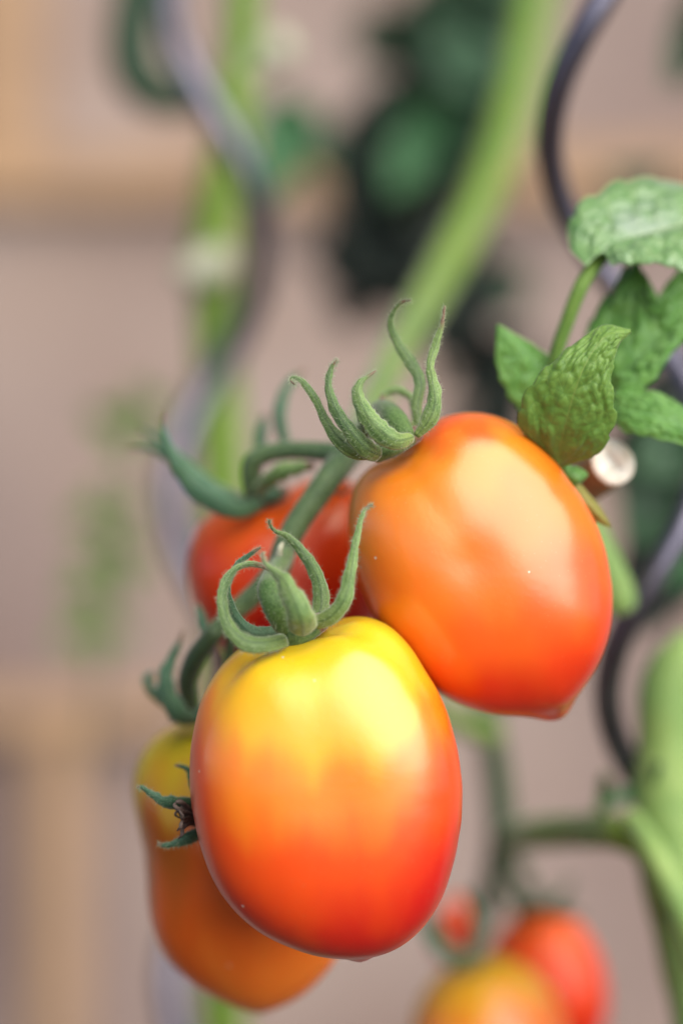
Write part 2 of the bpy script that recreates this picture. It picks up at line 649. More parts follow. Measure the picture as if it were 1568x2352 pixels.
M['leaf_dark'] = leaf_mat("dark_leaf", (0.018, 0.066, 0.020), (0.032, 0.110, 0.034), (0.045, 0.12, 0.045), transl=0.12)
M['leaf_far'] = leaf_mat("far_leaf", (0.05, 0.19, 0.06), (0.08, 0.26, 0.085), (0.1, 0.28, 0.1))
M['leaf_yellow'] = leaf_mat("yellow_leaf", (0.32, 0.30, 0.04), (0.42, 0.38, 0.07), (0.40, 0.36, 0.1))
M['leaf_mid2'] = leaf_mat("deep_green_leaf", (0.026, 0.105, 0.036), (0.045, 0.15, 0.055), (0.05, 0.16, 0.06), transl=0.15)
M['leaf_shade'] = leaf_mat("shade_dark_leaf", (0.009, 0.017, 0.010), (0.015, 0.028, 0.016), (0.02, 0.034, 0.02), transl=0.04, spec=0.2)  # deep shade among the leaves, put into a near-black leaf colour
M['dry'] = plain_mat("dry_brown_flower", (0.16, 0.10, 0.075), (0.36, 0.27, 0.21), 700, 0.9, bump=0.6)
M['metal'] = plain_mat("galvanised_rod", (0.17, 0.16, 0.20), (0.31, 0.295, 0.36), 120, 0.46, metallic=1.0, bump=0.15, dist=0.0003)
M['cane'] = plain_mat("cane_bark", (0.34, 0.25, 0.13), (0.50, 0.38, 0.22), 200, 0.6)
M['cut'] = plain_mat("cut_cane_end", (0.95, 0.80, 0.58), (1.38, 1.30, 1.12), 330, 0.7)
M['stub'] = plain_mat("pale_stub", (0.56, 0.56, 0.36), (0.70, 0.68, 0.50), 200, 0.7)
M['batten'] = plain_mat("tan_timber", (0.40, 0.25, 0.145), (0.60, 0.37, 0.195), 14, 0.8, stretch=(1, 1, 1))
M['wall'] = plain_mat("mauve_grey_render", (0.25, 0.170, 0.145), (0.49, 0.375, 0.31), 4.1, 0.9, bump=0.4, dist=0.004)
_t = M['wall'].node_tree
_tc = _t.nodes.new('ShaderNodeTexCoord')
_n = nz(_t.nodes, _t.links, 7.3, 3, _tc.outputs['Object'])
_f = math_n(_t.nodes, _t.links, 'MULTIPLY_ADD', _n.outputs['Fac'], 4.0, -1.9, clamp=True)
_b = _t.nodes['Principled BSDF']
_c = mix_col(_t.nodes, _t.links, math_n(_t.nodes, _t.links, 'MULTIPLY', _f, 0.55), _b.inputs['Base Color'].links[0].from_socket, (0.40, 0.265, 0.185))
_t.links.new(_c, _b.inputs['Base Color'])
M['soil'] = plain_mat("brown_soil", (0.10, 0.07, 0.05), (0.20, 0.145, 0.10), 14, 0.95, bump=0.8, dist=0.02)

T_FRONT = tomato_mat("ripening_tomato_skin", [(0.08, (1.10, 0.74, 0.020)), (0.24, (1.20, 0.62, 0.012)), (0.42, (1.24, 0.30, 0.008)),
                                             (0.64, (1.16, 0.100, 0.005)), (0.95, (0.88, 0.012, 0.008))], streak=0.16)
T_ORANGE = tomato_mat("orange_tomato_skin", [(0.0, (1.20, 0.16, 0.012)), (0.16, (1.22, 0.34, 0.02)), (0.45, (1.22, 0.25, 0.012)),
                                            (0.72, (1.20, 0.155, 0.008)), (1.0, (1.08, 0.05, 0.006))], streak=0.16)
T_RED = tomato_mat("red_tomato_skin", [(0.0, (1.10, 0.15, 0.015)), (0.35, (1.02, 0.070, 0.008)), (0.8, (0.70, 0.012, 0.008))], streak=0.16, spec=0.2)
T_PEAR = tomato_mat("yellow_to_orange_skin", [(0.05, (0.74, 0.55, 0.015)), (0.22, (0.76, 0.42, 0.015)), (0.38, (0.64, 0.15, 0.012)),
                                                   (0.62, (1.05, 0.165, 0.012)), (0.95, (1.15, 0.26, 0.025))], streak=0.14, spec=0.25, rough=0.30)
T_LOWORANGE = tomato_mat("low_orange_skin", [(0.0, (0.62, 0.50, 0.01)), (0.12, (1.05, 0.50, 0.02)), (0.4, (1.2, 0.24, 0.02)), (0.9, (1.0, 0.10, 0.01))], spec=0.35)

# ------------------------------------------------------------------ ground, wall, trellis
gv = [(-60, -60, 0), (60, -60, 0), (60, 60, 0), (-60, 60, 0)]
g = mesh_obj("ground", gv, [(0, 1, 2, 3)], M['soil'], smooth=False)
g['kind'] = 'structure'


def box(name, x0, x1, y0, y1, z0, z1, mat, parent=None, bev=0.002):
    bm = bmesh.new()
    bmesh.ops.create_cube(bm, size=1)
    for v in bm.verts:
        v.co = Vector((x0 + (v.co.x + .5) * (x1 - x0), y0 + (v.co.y + .5) * (y1 - y0), z0 + (v.co.z + .5) * (z1 - z0)))
    if bev:
        bmesh.ops.bevel(bm, geom=bm.edges[:], offset=bev, segments=2, affect='EDGES')
    me = bpy.data.meshes.new(name)
    bm.to_mesh(me)
    bm.free()
    me.materials.append(mat)
    return link(bpy.data.objects.new(name, me), parent)


WD = 1.62
wall = box("wall", -3.0, 3.0, WD, WD + 0.24, -0.05, 2.3, M['wall'], bev=0.006)
wall['kind'] = 'structure'
wall['label'] = 'mauve grey rendered wall far out of focus behind the tomatoes'

TD = WD - 0.012


def batten_px(x0, x1, y0, y1, D, d, parent):
    a, b = P(x0, y1, D), P(x1, y0, D)
    return box("batten", a.x, b.x, D - d, D + d, a.z, b.z, M['batten'], parent)


tr = empty("wooden_trellis", P(100, 1600, TD), 'tan wooden battens fixed across the blurred grey wall', 'trellis')
batten_px(-900, 2600, 350, 465, TD, 0.010, tr)
batten_px(-900, 430, 1590, 1680, TD, 0.010, tr)
batten_px(-70, 100, -400, 348, TD, 0.009, tr)
batten_px(85, 190, 1682, 3300, TD, 0.009, tr)


# ------------------------------------------------------------------ tomatoes
def radial(outline, cx, cy, smooth_n=4):
    NA = 720
    pts = sorted((math.atan2(-(y - cy), x - cx), math.hypot(x - cx, y - cy)) for x, y in outline)
    ext = [(a - 2 * math.pi, r) for a, r in pts] + pts + [(a + 2 * math.pi, r) for a, r in pts]
    tab = []
    j = 0
    for i in range(NA):
        a = -math.pi + 2 * math.pi * i / NA
        while not (ext[j][0] <= a < ext[j + 1][0]):
            j += 1
        f = (a - ext[j][0]) / max(1e-9, ext[j + 1][0] - ext[j][0])
        tab.append(ext[j][1] + (ext[j + 1][1] - ext[j][1]) * f)
    for _ in range(3):
        h = smooth_n
        tab = [sum(tab[(i + k_) % NA] for k_ in range(-h, h + 1)) / (2 * h + 1) for i in range(NA)]

    def r(a):
        t = (a + math.pi) / (2 * math.pi) * NA
        i = int(t) % NA
        f = t - int(t)
        return tab[i] * (1 - f) + tab[(i + 1) % NA] * f
    return r


def fruit(parent, outline, centre, D, top, nip, mat, rd=0.95, p=2.35, top_tilt=-0.2, grooves=(), nip_h=0.0, nip_w=0.13,
          dent=0.06, lump=0.012, seed=0.0, sub=6, nip_tilt=0.0, name="fruit", dimples=(), side=0.0, side_c=0.0, streaks=0.16):
    cx, cy = centre
    rf = radial(outline, cx, cy)
    xs = [q[0] for q in outline]
    ys = [q[1] for q in outline]
    rmean = 0.5 * min(max(xs) - min(xs), max(ys) - min(ys)) * rd
    C = P(cx, cy, D)
    s = K * D
    a = Vector((top[0] - cx, 0, -(top[1] - cy)))
    a = (a.normalized() + Vector((0, top_tilt, 0))).normalized()
    b = Vector((nip[0] - cx, 0, -(nip[1] - cy)))
    b = (b.normalized() + Vector((0, nip_tilt, 0))).normalized()
    e1 = a.cross(Vector((0, 1, 0))).normalized()
    e2 = a.cross(e1)
    bm = bmesh.new()
    bmesh.ops.create_icosphere(bm, subdivisions=sub, radius=1)
    ts = []
    ax = (P(*top, D) - P(*nip, D))
    for v in bm.verts:
        d = v.co.normalized()
        c = math.hypot(d.x, d.z)
        ph = math.atan2(d.z, d.x)
        rr = rf(ph)
        q = ((c / rr) ** p + (abs(d.y) / rmean) ** p) ** (-1 / p)
        al = d.angle(a)
        be = math.atan2(d.dot(e2), d.dot(e1))
        k_ = 0.0
        k_ -= dent * math.exp(-(al / 0.26) ** 2)
        for (gb, gd, gw, gl) in grooves:
            db = (be - gb + math.pi) % (2 * math.pi) - math.pi
            k_ -= gd * math.exp(-(db / gw) ** 2) * math.exp(-((al - 0.38) / gl) ** 2)
        k_ += nip_h * math.exp(-(d.angle(b) / nip_w) ** 2)
        for (dx, dy, dd, dw) in dimples:
            e = Vector((dx, 0, -dy))
            yy = -math.sqrt(max(0, 1 - min(1, e.length_squared)))
            e = Vector((dx, yy, -dy)).normalized()
            k_ -= dd * math.exp(-(d.angle(e) / dw) ** 2)
        k_ += lump * noise.noise(d * 1.7 + Vector((seed, seed, 0)))
        v.co = d * (q * (1 + k_)) * s
    bm.normal_update()
    me = bpy.data.meshes.new(name)
    top_l = P(*top, D) - C
    nip_l = P(*nip, D) - C
    axis = nip_l - top_l
    for v in bm.verts:
        q_ = (v.co - top_l).dot(axis) / axis.length_squared
        ba = math.atan2((v.co - top_l).dot(e2), (v.co - top_l).dot(e1))
        q_ += streaks * noise.noise(Vector((math.cos(ba) * 3.5 + seed, math.sin(ba) * 3.5, q_ * 1.2))) * min(1, max(0, q_ * 4))
        ts.append(q_ + side * ((v.co.x / (rmean * s) - side_c) ** 2 - 0.15))
        v.co += C
    bm.to_mesh(me)
    bm.free()
    me.polygons.foreach_set("use_smooth", [True] * len(me.polygons))
    at = me.attributes.new("ripeness", 'FLOAT', 'POINT')
    at.data.foreach_set("value", ts)
    me.materials.append(mat)
    return link(bpy.data.objects.new(name, me), parent)


def fruit_fuzz(o, pool, count, centre, lmin=.0001, lmax=.0003):
    vs = [v.co for v in o.data.vertices]
    hv, hf = pool
    C0 = P(*centre)
    for _ in range(count):
        p = random.choice(vs)
        d = (p - C0).normalized()
        if d.y > 0.45:
            continue
        d = (d + Vector((random.uniform(-.5, .5), random.uniform(-.5, .5), random.uniform(-.5, .5)))).normalized()
        L = random.uniform(lmin, lmax)
        sd = d.orthogonal().normalized() * .000018
        b = d.cross(sd)
        k = len(hv)
        hv.extend([p + sd - d * .00005, p - sd * .5 + b * .87 - d * .00005, p - sd * .5 - b * .87 - d * .00005, p + d * L])
        hf.extend([(k, k + 1, k + 3), (k + 1, k + 2, k + 3), (k + 2, k, k + 3)])


GRP = 'plum tomatoes ripening on the front truss'
GRP2 = 'blurred tomatoes low behind the front truss'

# ---- front tomato
t1 = empty("tomato", P(690, 1455, 0.52), 'foremost plum tomato, yellow shoulders fading through orange to a red base', 'tomato', GRP)
T1_OUT = [(640, 1462), (560, 1480), (505, 1530), (470, 1590), (450, 1670), (440, 1750), (440, 1810), (450, 1880), (468, 1950),
          (500, 2025), (545, 2085), (600, 2132), (665, 2165), (735, 2188), (800, 2194), (860, 2188), (920, 2163), (970, 2120),
          (1010, 2060), (1035, 1990), (1050, 1920), (1058, 1840), (1055, 1760), (1040, 1680), (1015, 1610), (975, 1540),
          (940, 1480), (895, 1435), (840, 1415), (785, 1420), (730, 1440), (690, 1452)]
f1 = fruit(t1, T1_OUT, (755, 1808), 0.52, (690, 1440), (826, 2205), T_FRONT, rd=0.85, p=3.3, top_tilt=-0.22,
      grooves=((0.45, 0.045, 0.22, 0.42), (2.65, 0.035, 0.25, 0.35)), nip_h=0.045, nip_w=0.09, dent=0.05, seed=1.3, side=0.22, side_c=0.05, streaks=0.09)
h1 = ([], [])
c1 = tube("calyx", [(655, 1470, .512, 27.0), (690, 1452, .511, 30.6), (735, 1428, .512, 23.4)], M['sepal'], t1, n=14, seg=14, rough=.1)
sepal([(655, 1466, .507, 19.8), (610, 1478, .503, 20.7), (560, 1472, .502, 21.6), (526, 1435, .503, 18.0), (512, 1378, .505, 13.5), (527, 1324, .508, 10.8), (557, 1300, .510, 8.1), (592, 1298, .512, 7.2), (630, 1315, .512, 3.6)], M['sepal'], c1, hairs=840, pool=h1, roll=.5)
sepal([(640, 1455, .519, 18.0), (580, 1455, .518, 18.0), (535, 1410, .517, 13.5), (522, 1350, .515, 9.0), (545, 1298, .514, 7.2), (578, 1271, .513, 5.4), (599, 1257, .512, 2.2)], M['sepal_back'], c1, hairs=400, pool=h1)
sepal([(696, 1452, .505, 34.2), (690, 1420, .500, 34.2), (672, 1372, .499, 26.1), (652, 1332, .500, 18.0), (628, 1312, .502, 9.0), (607, 1290, .503, 4.5), (603, 1268, .504, 2.7)], M['sepal_light'], c1, hairs=840, pool=h1, camber=.5)
sepal([(728, 1428, .512, 18.0), (738, 1380, .514, 19.8), (728, 1325, .517, 15.3), (700, 1276, .519, 12.6), (664, 1236, .519, 8.1), (632, 1220, .517, 4.5), (619, 1204, .515, 2.7), (619, 1194, .514, 1.8)], M['sepal'], c1, hairs=600, pool=h1)
sepal([(722, 1432, .508, 16.2), (762, 1414, .506, 20.7), (792, 1372, .505, 18.0), (806, 1312, .506, 13.5), (816, 1250, .508, 9.0), (828, 1195, .510, 6.3), (840, 1168, .511, 3.6), (856, 1159, .511, 1.8)], M['sepal_light'], c1, hairs=760, pool=h1)
tube("pedicel", [(662, 1458, .512, 18), (644, 1428, .509, 23), (627, 1388, .507, 27), (616, 1355, .509, 26), (622, 1328, .517, 22), (640, 1300, .530, 22), (655, 1275, .540, 22)], M['pedicel'], t1, n=34, rough=.06, hairs=840, pool=h1)
fruit_fuzz(f1, h1, 1400, (755, 1808, .52))
fuzz(h1, t1)

# ---- large orange tomato
t2 = empty("tomato", P(920, 1030, 0.535), 'large glossy orange tomato hanging to the right, its pointed tip at lower right', 'tomato', GRP)
T2_OUT = [(905, 1045), (950, 1000), (1000, 965), (1045, 953), (1090, 951), (1140, 962), (1190, 985), (1245, 1035), (1300, 1105),
          (1345, 1170), (1375, 1235), (1392, 1310), (1398, 1390), (1392, 1460), (1370, 1525), (1330, 1585), (1290, 1625),
          (1240, 1640), (1180, 1641), (1120, 1637), (1060, 1617), (1005, 1588), (960, 1545), (915, 1490), (870, 1430),
          (835, 1360), (808, 1290), (797, 1225), (797, 1170), (812, 1115), (850, 1075)]
f2 = fruit(t2, T2_OUT, (1095, 1305), 0.538, (900, 1030), (1285, 1655), T_ORANGE, rd=0.84, p=3.0, top_tilt=-0.35,
      grooves=((2.2, 0.015, 0.3, 0.4),), nip_h=0.055, nip_w=0.12, dent=0.02, lump=0.025, seed=4.1, side=0.06, side_c=0.1,
      dimples=((-0.10, -0.08, 0.016, 0.22),))
h2 = ([], [])
c2 = tube("calyx", [(865, 1042, .523, 21.6), (905, 1025, .522, 23.4), (955, 995, .524, 19.8)], M['sepal'], t2, n=14, rough=.1)
sepal([(868, 1040, .519, 10.8), (820, 1036, .517, 19.8), (776, 1005, .516, 18.0), (748, 965, .516, 11.7), (728, 922, .516, 9.9), (706, 888, .516, 8.1), (686, 870, .516, 6.3), (670, 867, .516, 3.6), (668, 876, .515, 2.7), (678, 884, .514, 1.8)], M['sepal'], c2, hairs=640, pool=h2, roll=.3)
sepal([(872, 1046, .516, 18.0), (840, 1030, .513, 21.6), (800, 985, .512, 16.2), (770, 940, .513, 13.5), (754, 893, .514, 9.9), (757, 856, .515, 7.2), (766, 836, .515, 3.6), (774, 826, .515, 1.8)], M['sepal'], c2, hairs=640, pool=h2)
sepal([(948, 1004, .514, 12.6), (912, 1012, .511, 22.5), (872, 990, .510, 24.3), (840, 950, .510, 19.8), (822, 908, .511, 14.4), (826, 880, .512, 9.9), (845, 864, .513, 4.5), (863, 851, .514, 2.7)], M['sepal_light'], c2, hairs=760, pool=h2, camber=.5)
sepal([(965, 985, .524, 10.8), (958, 930, .525, 14.4), (966, 880, .526, 15.3), (945, 832, .527, 14.4), (912, 785, .527, 10.8), (897, 742, .526, 8.1), (908, 710, .525, 4.5), (924, 694, .524, 3.6), (943, 690, .523, 1.8)], M['sepal'], c2, hairs=640, pool=h2, roll=.4)
sepal([(955, 1002, .514, 8.1), (984, 965, .513, 18.9), (998, 922, .513, 18.9), (992, 872, .514, 12.6), (987, 835, .515, 10.8), (1001, 790, .516, 9.9), (1014, 748, .516, 5.4), (1021, 702, .516, 2.5)], M['sepal_light'], c2, hairs=760, pool=h2)
sepal([(950, 985, .535, 9.0), (955, 950, .537, 10.8), (945, 915, .538, 9.0), (915, 897, .538, 9.0), (885, 905, .538, 8.1), (872, 925, .537, 5.4)], M['sepal_light'], c2, hairs=300, pool=h2)
tube("pedicel", [(930, 1000, .522, 23.4), (905, 965, .526, 29.7), (880, 945, .535, 27.0), (858, 955, .546, 23.4), (835, 990, .553, 21.6), (812, 1030, .556, 21.6)], M['pedicel'], t2, n=30, rough=.06, hairs=500, pool=h2)
fruit_fuzz(f2, h2, 1200, (1095, 1305, .538))
fuzz(h2, t2)

# ---- red tomato behind
t3 = empty("tomato", P(590, 1150, 0.58), 'red tomato half hidden behind the truss stem and the large orange tomato', 'tomato', GRP)
T3_OUT = [(640, 1140), (560, 1150), (500, 1168), (455, 1205), (435, 1255), (430, 1300), (438, 1365), (460, 1425), (495, 1480),
          (545, 1525), (620, 1560), (700, 1565), (780, 1535), (840, 1470), (875, 1390), (890, 1300), (880, 1210), (850, 1140), (790, 1100),
          (720, 1100), (680, 1115)]
fruit(t3, T3_OUT, (655, 1325), 0.585, (610, 1135), (690, 1570), T_RED, rd=0.95, p=2.3, top_tilt=-0.1, dent=0.03, seed=7.7, sub=5,
      grooves=((2.2, 0.03, 0.3, 0.4),))
c3 = tube("calyx", [(570, 1152, .572, 20), (610, 1142, .571, 22), (650, 1130, .573, 18)], M['sepal_back'], t3, n=12)
sepal([(598, 1152, .567, 18), (545, 1168, .563, 24), (490, 1142, .560, 30), (440, 1098, .559, 26), (405, 1056, .558, 19), (382, 1010, .558, 11), (374, 975, .558, 5), (378, 945, .558, 3)], M['sepal_back'], c3, roll=.35, camber=.6)
sepal([(560, 1160, .572, 14), (490, 1130, .572, 18), (430, 1080, .574, 16), (375, 1040, .577, 12), (330, 1028, .58, 7), (290, 1032, .582, 3)], M['sepal_back'], c3)
sepal([(560, 1150, .575, 12), (480, 1110, .577, 14), (410, 1050, .58, 12), (350, 1000, .585, 7), (318, 980, .59, 4)], M['sepal_back'], c3)
sepal([(584, 1132, .566, 12), (612, 1106, .560, 20), (650, 1082, .557, 21), (690, 1072, .557, 16), (722, 1070, .558, 8)], M['sepal_light'], c3, camber=.5)
sepal([(662, 1040, .580, 10), (648, 990, .580, 14), (642, 945, .580, 15), (654, 900, .581, 13), (676, 868, .582, 8), (702, 850, .583, 4)], M['sepal_back'], c3)
sepal([(598, 1050, .585, 12), (598, 1010, .586, 15), (604, 975, .587, 12), (608, 950, .588, 5)], M['sepal_back'], c3)
tube("pedicel", [(585, 1142, .570, 22), (578, 1100, .567, 24), (582, 1060, .565, 24), (620, 1040, .563, 22), (680, 1034, .560, 21), (750, 1038, .556, 23), (790, 1050, .553, 24)], M['peduncle'], t3, n=36, rough=.05)

# ---- pear-shaped tomato lower left
t4 = empty("tomato", P(450, 1650, 0.57), 'pear-shaped yellow to brown-orange tomato partly behind the foremost one', 'tomato', GRP)
T4_OUT = [(450, 1645), (400, 1660), (355, 1690), (322, 1735), (305, 1790), (308, 1840), (320, 1890), (335, 1950), (340, 2010),
          (343, 2070), (353, 2130), (380, 2190), (430, 2243), (490, 2283), (545, 2312), (595, 2322), (640, 2310), (690, 2285),
          (740, 2240), (775, 2195), (795, 2120), (795, 2030), (770, 1930), (730, 1830), (690, 1740), (620, 1680), (540, 1650)]
fruit(t4, T4_OUT, (545, 1990), 0.575, (470, 1635), (598, 2330), T_PEAR, rd=0.90, p=2.3, top_tilt=-0.05, dent=0.03, nip_h=0.02, seed=2.4, sub=5,
      grooves=((2.4, 0.04, 0.3, 0.5),))
c4 = tube("calyx", [(420, 1652, .565, 18), (450, 1645, .563, 20), (490, 1640, .565, 16)], M['sepal_back'], t4, n=12)
sepal([(450, 1650, .560, 14), (415, 1642, .557, 24), (388, 1605, .556, 23), (380, 1560, .556, 18), (392, 1515, .557, 13), (410, 1480, .557, 7), (420, 1448, .557, 2.5)], M['sepal_back'], c4, camber=.5)
sepal([(405, 1640, .568, 8), (378, 1612, .570, 14), (352, 1590, .570, 13), (338, 1568, .570, 12), (345, 1552, .571, 9), (360, 1560, .571, 4)], M['sepal_back'], c4)
sepal([(470, 1640, .570, 10), (500, 1570, .572, 14), (496, 1510, .572, 10), (482, 1478, .571, 6), (470, 1490, .570, 3)], M['dry'], c4)
tube("pedicel", [(440, 1650, .563, 16), (432, 1600, .560, 20), (430, 1560, .557, 22), (450, 1510, .553, 24), (492, 1452, .549, 22)], M['stem_dark'], t4, n=26, rough=.05)

# ---- withered blossom tucked against the front tomato's edge
fl = empty("withered_blossom", P(436, 1872, 0.528), 'withered blossom with curled green sepals at the left edge of the foremost tomato', 'blossom')
hf = ([], [])
tube("flower_head", [(462, 1882, .531, 20), (446, 1878, .527, 21), (430, 1872, .524, 15), (418, 1866, .522, 9), (408, 1858, .521, 5), (402, 1848, .521, 2.5)], M['dry'], fl, n=26, seg=18, rough=.28, seed=3)
rp = random.Random(5)
for k_ in range(11):
    ty = rp.uniform(-34, 36)
    cu = rp.uniform(-16, 16)
    dz_ = rp.uniform(-.004, .002)
    sepal([(446, 1878 + ty * .25, .525, 5), (430, 1874 + ty * .55, .522 + dz_ * .5, 7), (416 + abs(cu) * .3, 1872 + ty * .85, .520 + dz_, 6), (404 + rp.uniform(-4, 14), 1870 + ty + cu, .520 + dz_ * 1.3, 4), (400 + rp.uniform(0, 18), 1870 + ty + cu * 1.8, .521 + dz_, 1.5)], M['dry'], fl, n=16, seg=8, roll=rp.uniform(-1, 1), name="petal", wave=.5)
sepal([(442, 1846, .526, 14), (410, 1845, .523, 16), (375, 1840, .521, 13), (345, 1822, .521, 8), (325, 1808, .522, 5), (315, 1808, .522, 2)], M['sepal_back'], fl, hairs=240, pool=hf)
sepal([(462, 1912, .527, 14), (435, 1925, .524, 14), (405, 1937, .523, 9), (380, 1942, .523, 6), (361, 1938, .523, 3)], M['sepal_back'], fl, hairs=240, pool=hf)
sepal([(452, 1830, .530, 10), (442, 1800, .530, 9), (436, 1772, .530, 7), (420, 1762, .530, 5), (402, 1757, .530, 3)], M['sepal_back'], fl, hairs=60, pool=hf)
tube("pedicel", [(450, 1876, .531, 12), (475, 1870, .545, 11), (500, 1800, .555, 11), (520, 1650, .556, 12), (530, 1480, .553, 13), (545, 1390, .549, 14)], M['stem_dark'], fl, n=30)
fuzz(hf, fl)

# ------------------------------------------------------------------ truss stem
ts_ = empty("truss_stem", P(1240, -60, 0.74), 'green stem slanting down from the upper right that carries the four front tomatoes', 'stem')
hs = ([], [])
tube("stalk", [(1300, -420, .96, 40), (1238, -60, .91, 42), (1190, 200, .87, 42), (1110, 440, .83, 42), (1008, 640, .78, 41), (915, 800, .71, 39), (850, 940, .63, 36), (805, 1035, .565, 34)], M['stem'], ts_, n=70, seg=18, rough=.03)
tube("peduncle", [(830, 1000, .585, 32), (805, 1035, .562, 34), (765, 1085, .549, 31), (722, 1145, .546, 29), (685, 1198, .545, 28), (655, 1255, .545, 28), (635, 1310, .547, 29), (590, 1360, .548, 25), (545, 1400, .549, 23), (490, 1455, .550, 21)], M['peduncle'], ts_, n=70, seg=18, rough=.05, hairs=1000, pool=hs)
sepal([(805, 1120, .56, 3), (785, 1135, .557, 4), (765, 1128, .555, 3)], M['dry'], ts_, n=12, seg=8, name="dry_bract")
sepal([(650, 1245, .531, 4), (643, 1260, .530, 8), (638, 1285, .531, 9), (636, 1305, .533, 4)], M['stub'], ts_, n=14, seg=8, name="pale_scar")
sepal([(470, 1450, .556, 12), (462, 1420, .557, 12), (452, 1385, .558, 5)], M['sepal_back'], ts_, n=14, name="bract")
fuzz(hs, ts_)

# ------------------------------------------------------------------ left vine and its spiral stake
lv = empty("tomato_vine", P(495, 1500, .70) * 1, 'bright green upright vine stem, out of focus, inside the left spiral stake', 'plant')
LD = 0.81
tube("stem", [(575, -500, LD + .02, 38), (562, -100, LD, 40), (547, 150, LD, 44), (522, 330, LD, 48), (494, 500, LD, 54), (490, 600, LD, 58), (492, 700, LD, 52), (500, 900, LD, 53), (510, 1100, LD, 54), (515, 1500, LD, 54), (510, 2300, LD, 56), (500, 4300, LD, 58)], M['stem'], lv, n=90, seg=18, rough=.06)
tube("leaf_scar", [(500, 600, LD - .008, 44), (465, 615, LD - .014, 44), (428, 628, LD - .015, 34)], M['stub'], lv, n=10)
tube("leaf_scar", [(560, 165, LD, 36), (605, 130, LD, 38), (645, 108, LD - .003, 44)], M['stub'], lv, n=10)


def spiral(name, cx, amp, pitch, y_left, D, label, r=0.0032, sgn=1, y0=-400, y1=None, tiltx=0.0):
    """helical rod; y_left = photo row where it stands furthest left"""
    a = amp * K * D
    zc = P(0, y_left, D).z
    p_ = pitch * K * D
    z0, z1 = -0.15, P(0, y0, D).z
    n = int((z1 - z0) / p_ * 30)
    pos = []
    c0 = P(cx, 1176, D)
    for i in range(n + 1):
        z = z0 + (z1 - z0) * i / n
        ph = 2 * math.pi * (zc - z) / p_
        pos.append(Vector((c0.x - a * math.cos(ph) + tiltx * (z - c0.z), D - sgn * a * math.sin(ph), z)))
    o = tube_w(name, pos, [r] * len(pos), M['metal'], None, seg=16)
    tag(o, label, 'plant stake', 'spiral metal stakes')
    return o


spiral("spiral_stake", 498, 108, 1125, 0, 0.79, 'grey spiral metal stake twisting around the left vine stem', r=0.0040)
spiral("spiral_stake", 1491, 143, 1265, 340, 0.62, 'grey spiral metal stake curving behind the leaves at the right edge', sgn=-1, tiltx=-0.104)

# ------------------------------------------------------------------ leaves at the right
lf = empty("tomato_leaf", P(1290, 1075, .55), 'sharp green compound leaf rising behind the right shoulder of the large orange tomato', 'leaf')
DL = 0.537
leaf([(1275, 1072, DL - .006), (1296, 980, DL - .014), (1320, 895, DL - .018), (1350, 825, DL - .019), (1392, 772, DL - .018), (1447, 760, DL - .016)],
     [(1262, 1052, DL - .005), (1192, 985, DL - .012), (1205, 905, DL - .016), (1258, 840, DL - .018), (1325, 783, DL - .016), (1385, 743, DL - .014), (1446, 756, DL - .016)],
     [(1300, 1070, DL - .005), (1375, 1042, DL - .012), (1412, 965, DL - .016), (1404, 885, DL - .018), (1410, 825, DL - .018), (1424, 788, DL - .017), (1449, 763, DL - .016)],
     M['leaf_front'], lf, serr=.075, pucker=.0009, seed=1.0, cup=-.0004)
leaf([(1300, 960, DL + .02), (1255, 870, DL + .016), (1200, 800, DL + .014), (1142, 747, DL + .012)],
     [(1290, 990, DL + .02), (1195, 945, DL + .016), (1142, 850, DL + .013), (1141, 748, DL + .012)],
     [(1310, 940, DL + .02), (1295, 845, DL + .02), (1225, 795, DL + .018), (1144, 746, DL + .012)],
     M['leaf_mid'], lf, pucker=.0007, seed=2.0)
leaf([(1385, 910, DL + .020), (1430, 862, DL + .016), (1500, 800, DL + .016), (1600, 715, DL + .02), (1680, 640, DL + .024)],
     [(1360, 870, DL + .02), (1345, 765, DL + .020), (1400, 670, DL + .022), (1462, 600, DL + .022), (1503, 690, DL + .016), (1570, 610, DL + .022), (1680, 638, DL + .024)],
     [(1395, 925, DL + .018), (1440, 905, DL + .012), (1500, 872, DL + .012), (1560, 795, DL + .014), (1620, 760, DL + .016), (1682, 642, DL + .024)],
     M['leaf_mid'], lf, pucker=.0022, seed=3.0, nveins=8, nv=80, nu=18)
leaf([(1390, 930, DL + .012), (1450, 945, DL + .008), (1520, 962, DL + .006), (1600, 1000, DL + .006), (1680, 1060, DL + .008)],
     [(1390, 905, DL + .014), (1435, 892, DL + .012), (1500, 902, DL + .010), (1590, 952, DL + .01), (1682, 1058, DL + .008)],
     [(1390, 955, DL + .012), (1435, 992, DL + .006), (1500, 1005, DL + .004), (1590, 1028, DL + .004), (1680, 1062, DL + .008)],
     M['leaf_mid'], lf, pucker=.0010, seed=4.0, nveins=6)
leaf([(1385, 580, DL + .01), (1425, 555, DL + .012), (1500, 535, DL + .014), (1580, 515, DL + .016), (1700, 500, DL + .02)],
     [(1350, 592, DL + .006), (1305, 545, DL + .012), (1325, 470, DL + .014), (1395, 415, DL + .020), (1480, 392, DL + .024), (1580, 412, DL + .026), (1700, 498, DL + .02)],
     [(1395, 590, DL + .006), (1440, 582, DL + .004), (1520, 588, DL + .003), (1600, 598, DL + .004), (1702, 502, DL + .02)],
     M['leaf_pale'], lf, pucker=.0010, seed=5.0, nveins=6, cup=-.002)
leaf([(1283, 1062, DL), (1300, 1085, DL - .002), (1325, 1098, DL - .002), (1348, 1090, DL)],
     [(1284, 1058, DL), (1312, 1070, DL), (1335, 1078, DL), (1349, 1089, DL)],
     [(1282, 1068, DL), (1295, 1100, DL), (1318, 1116, DL), (1348, 1092, DL)],
     M['leaf_mid'], lf, pucker=.0005, seed=6.0, nv=24, nu=6)
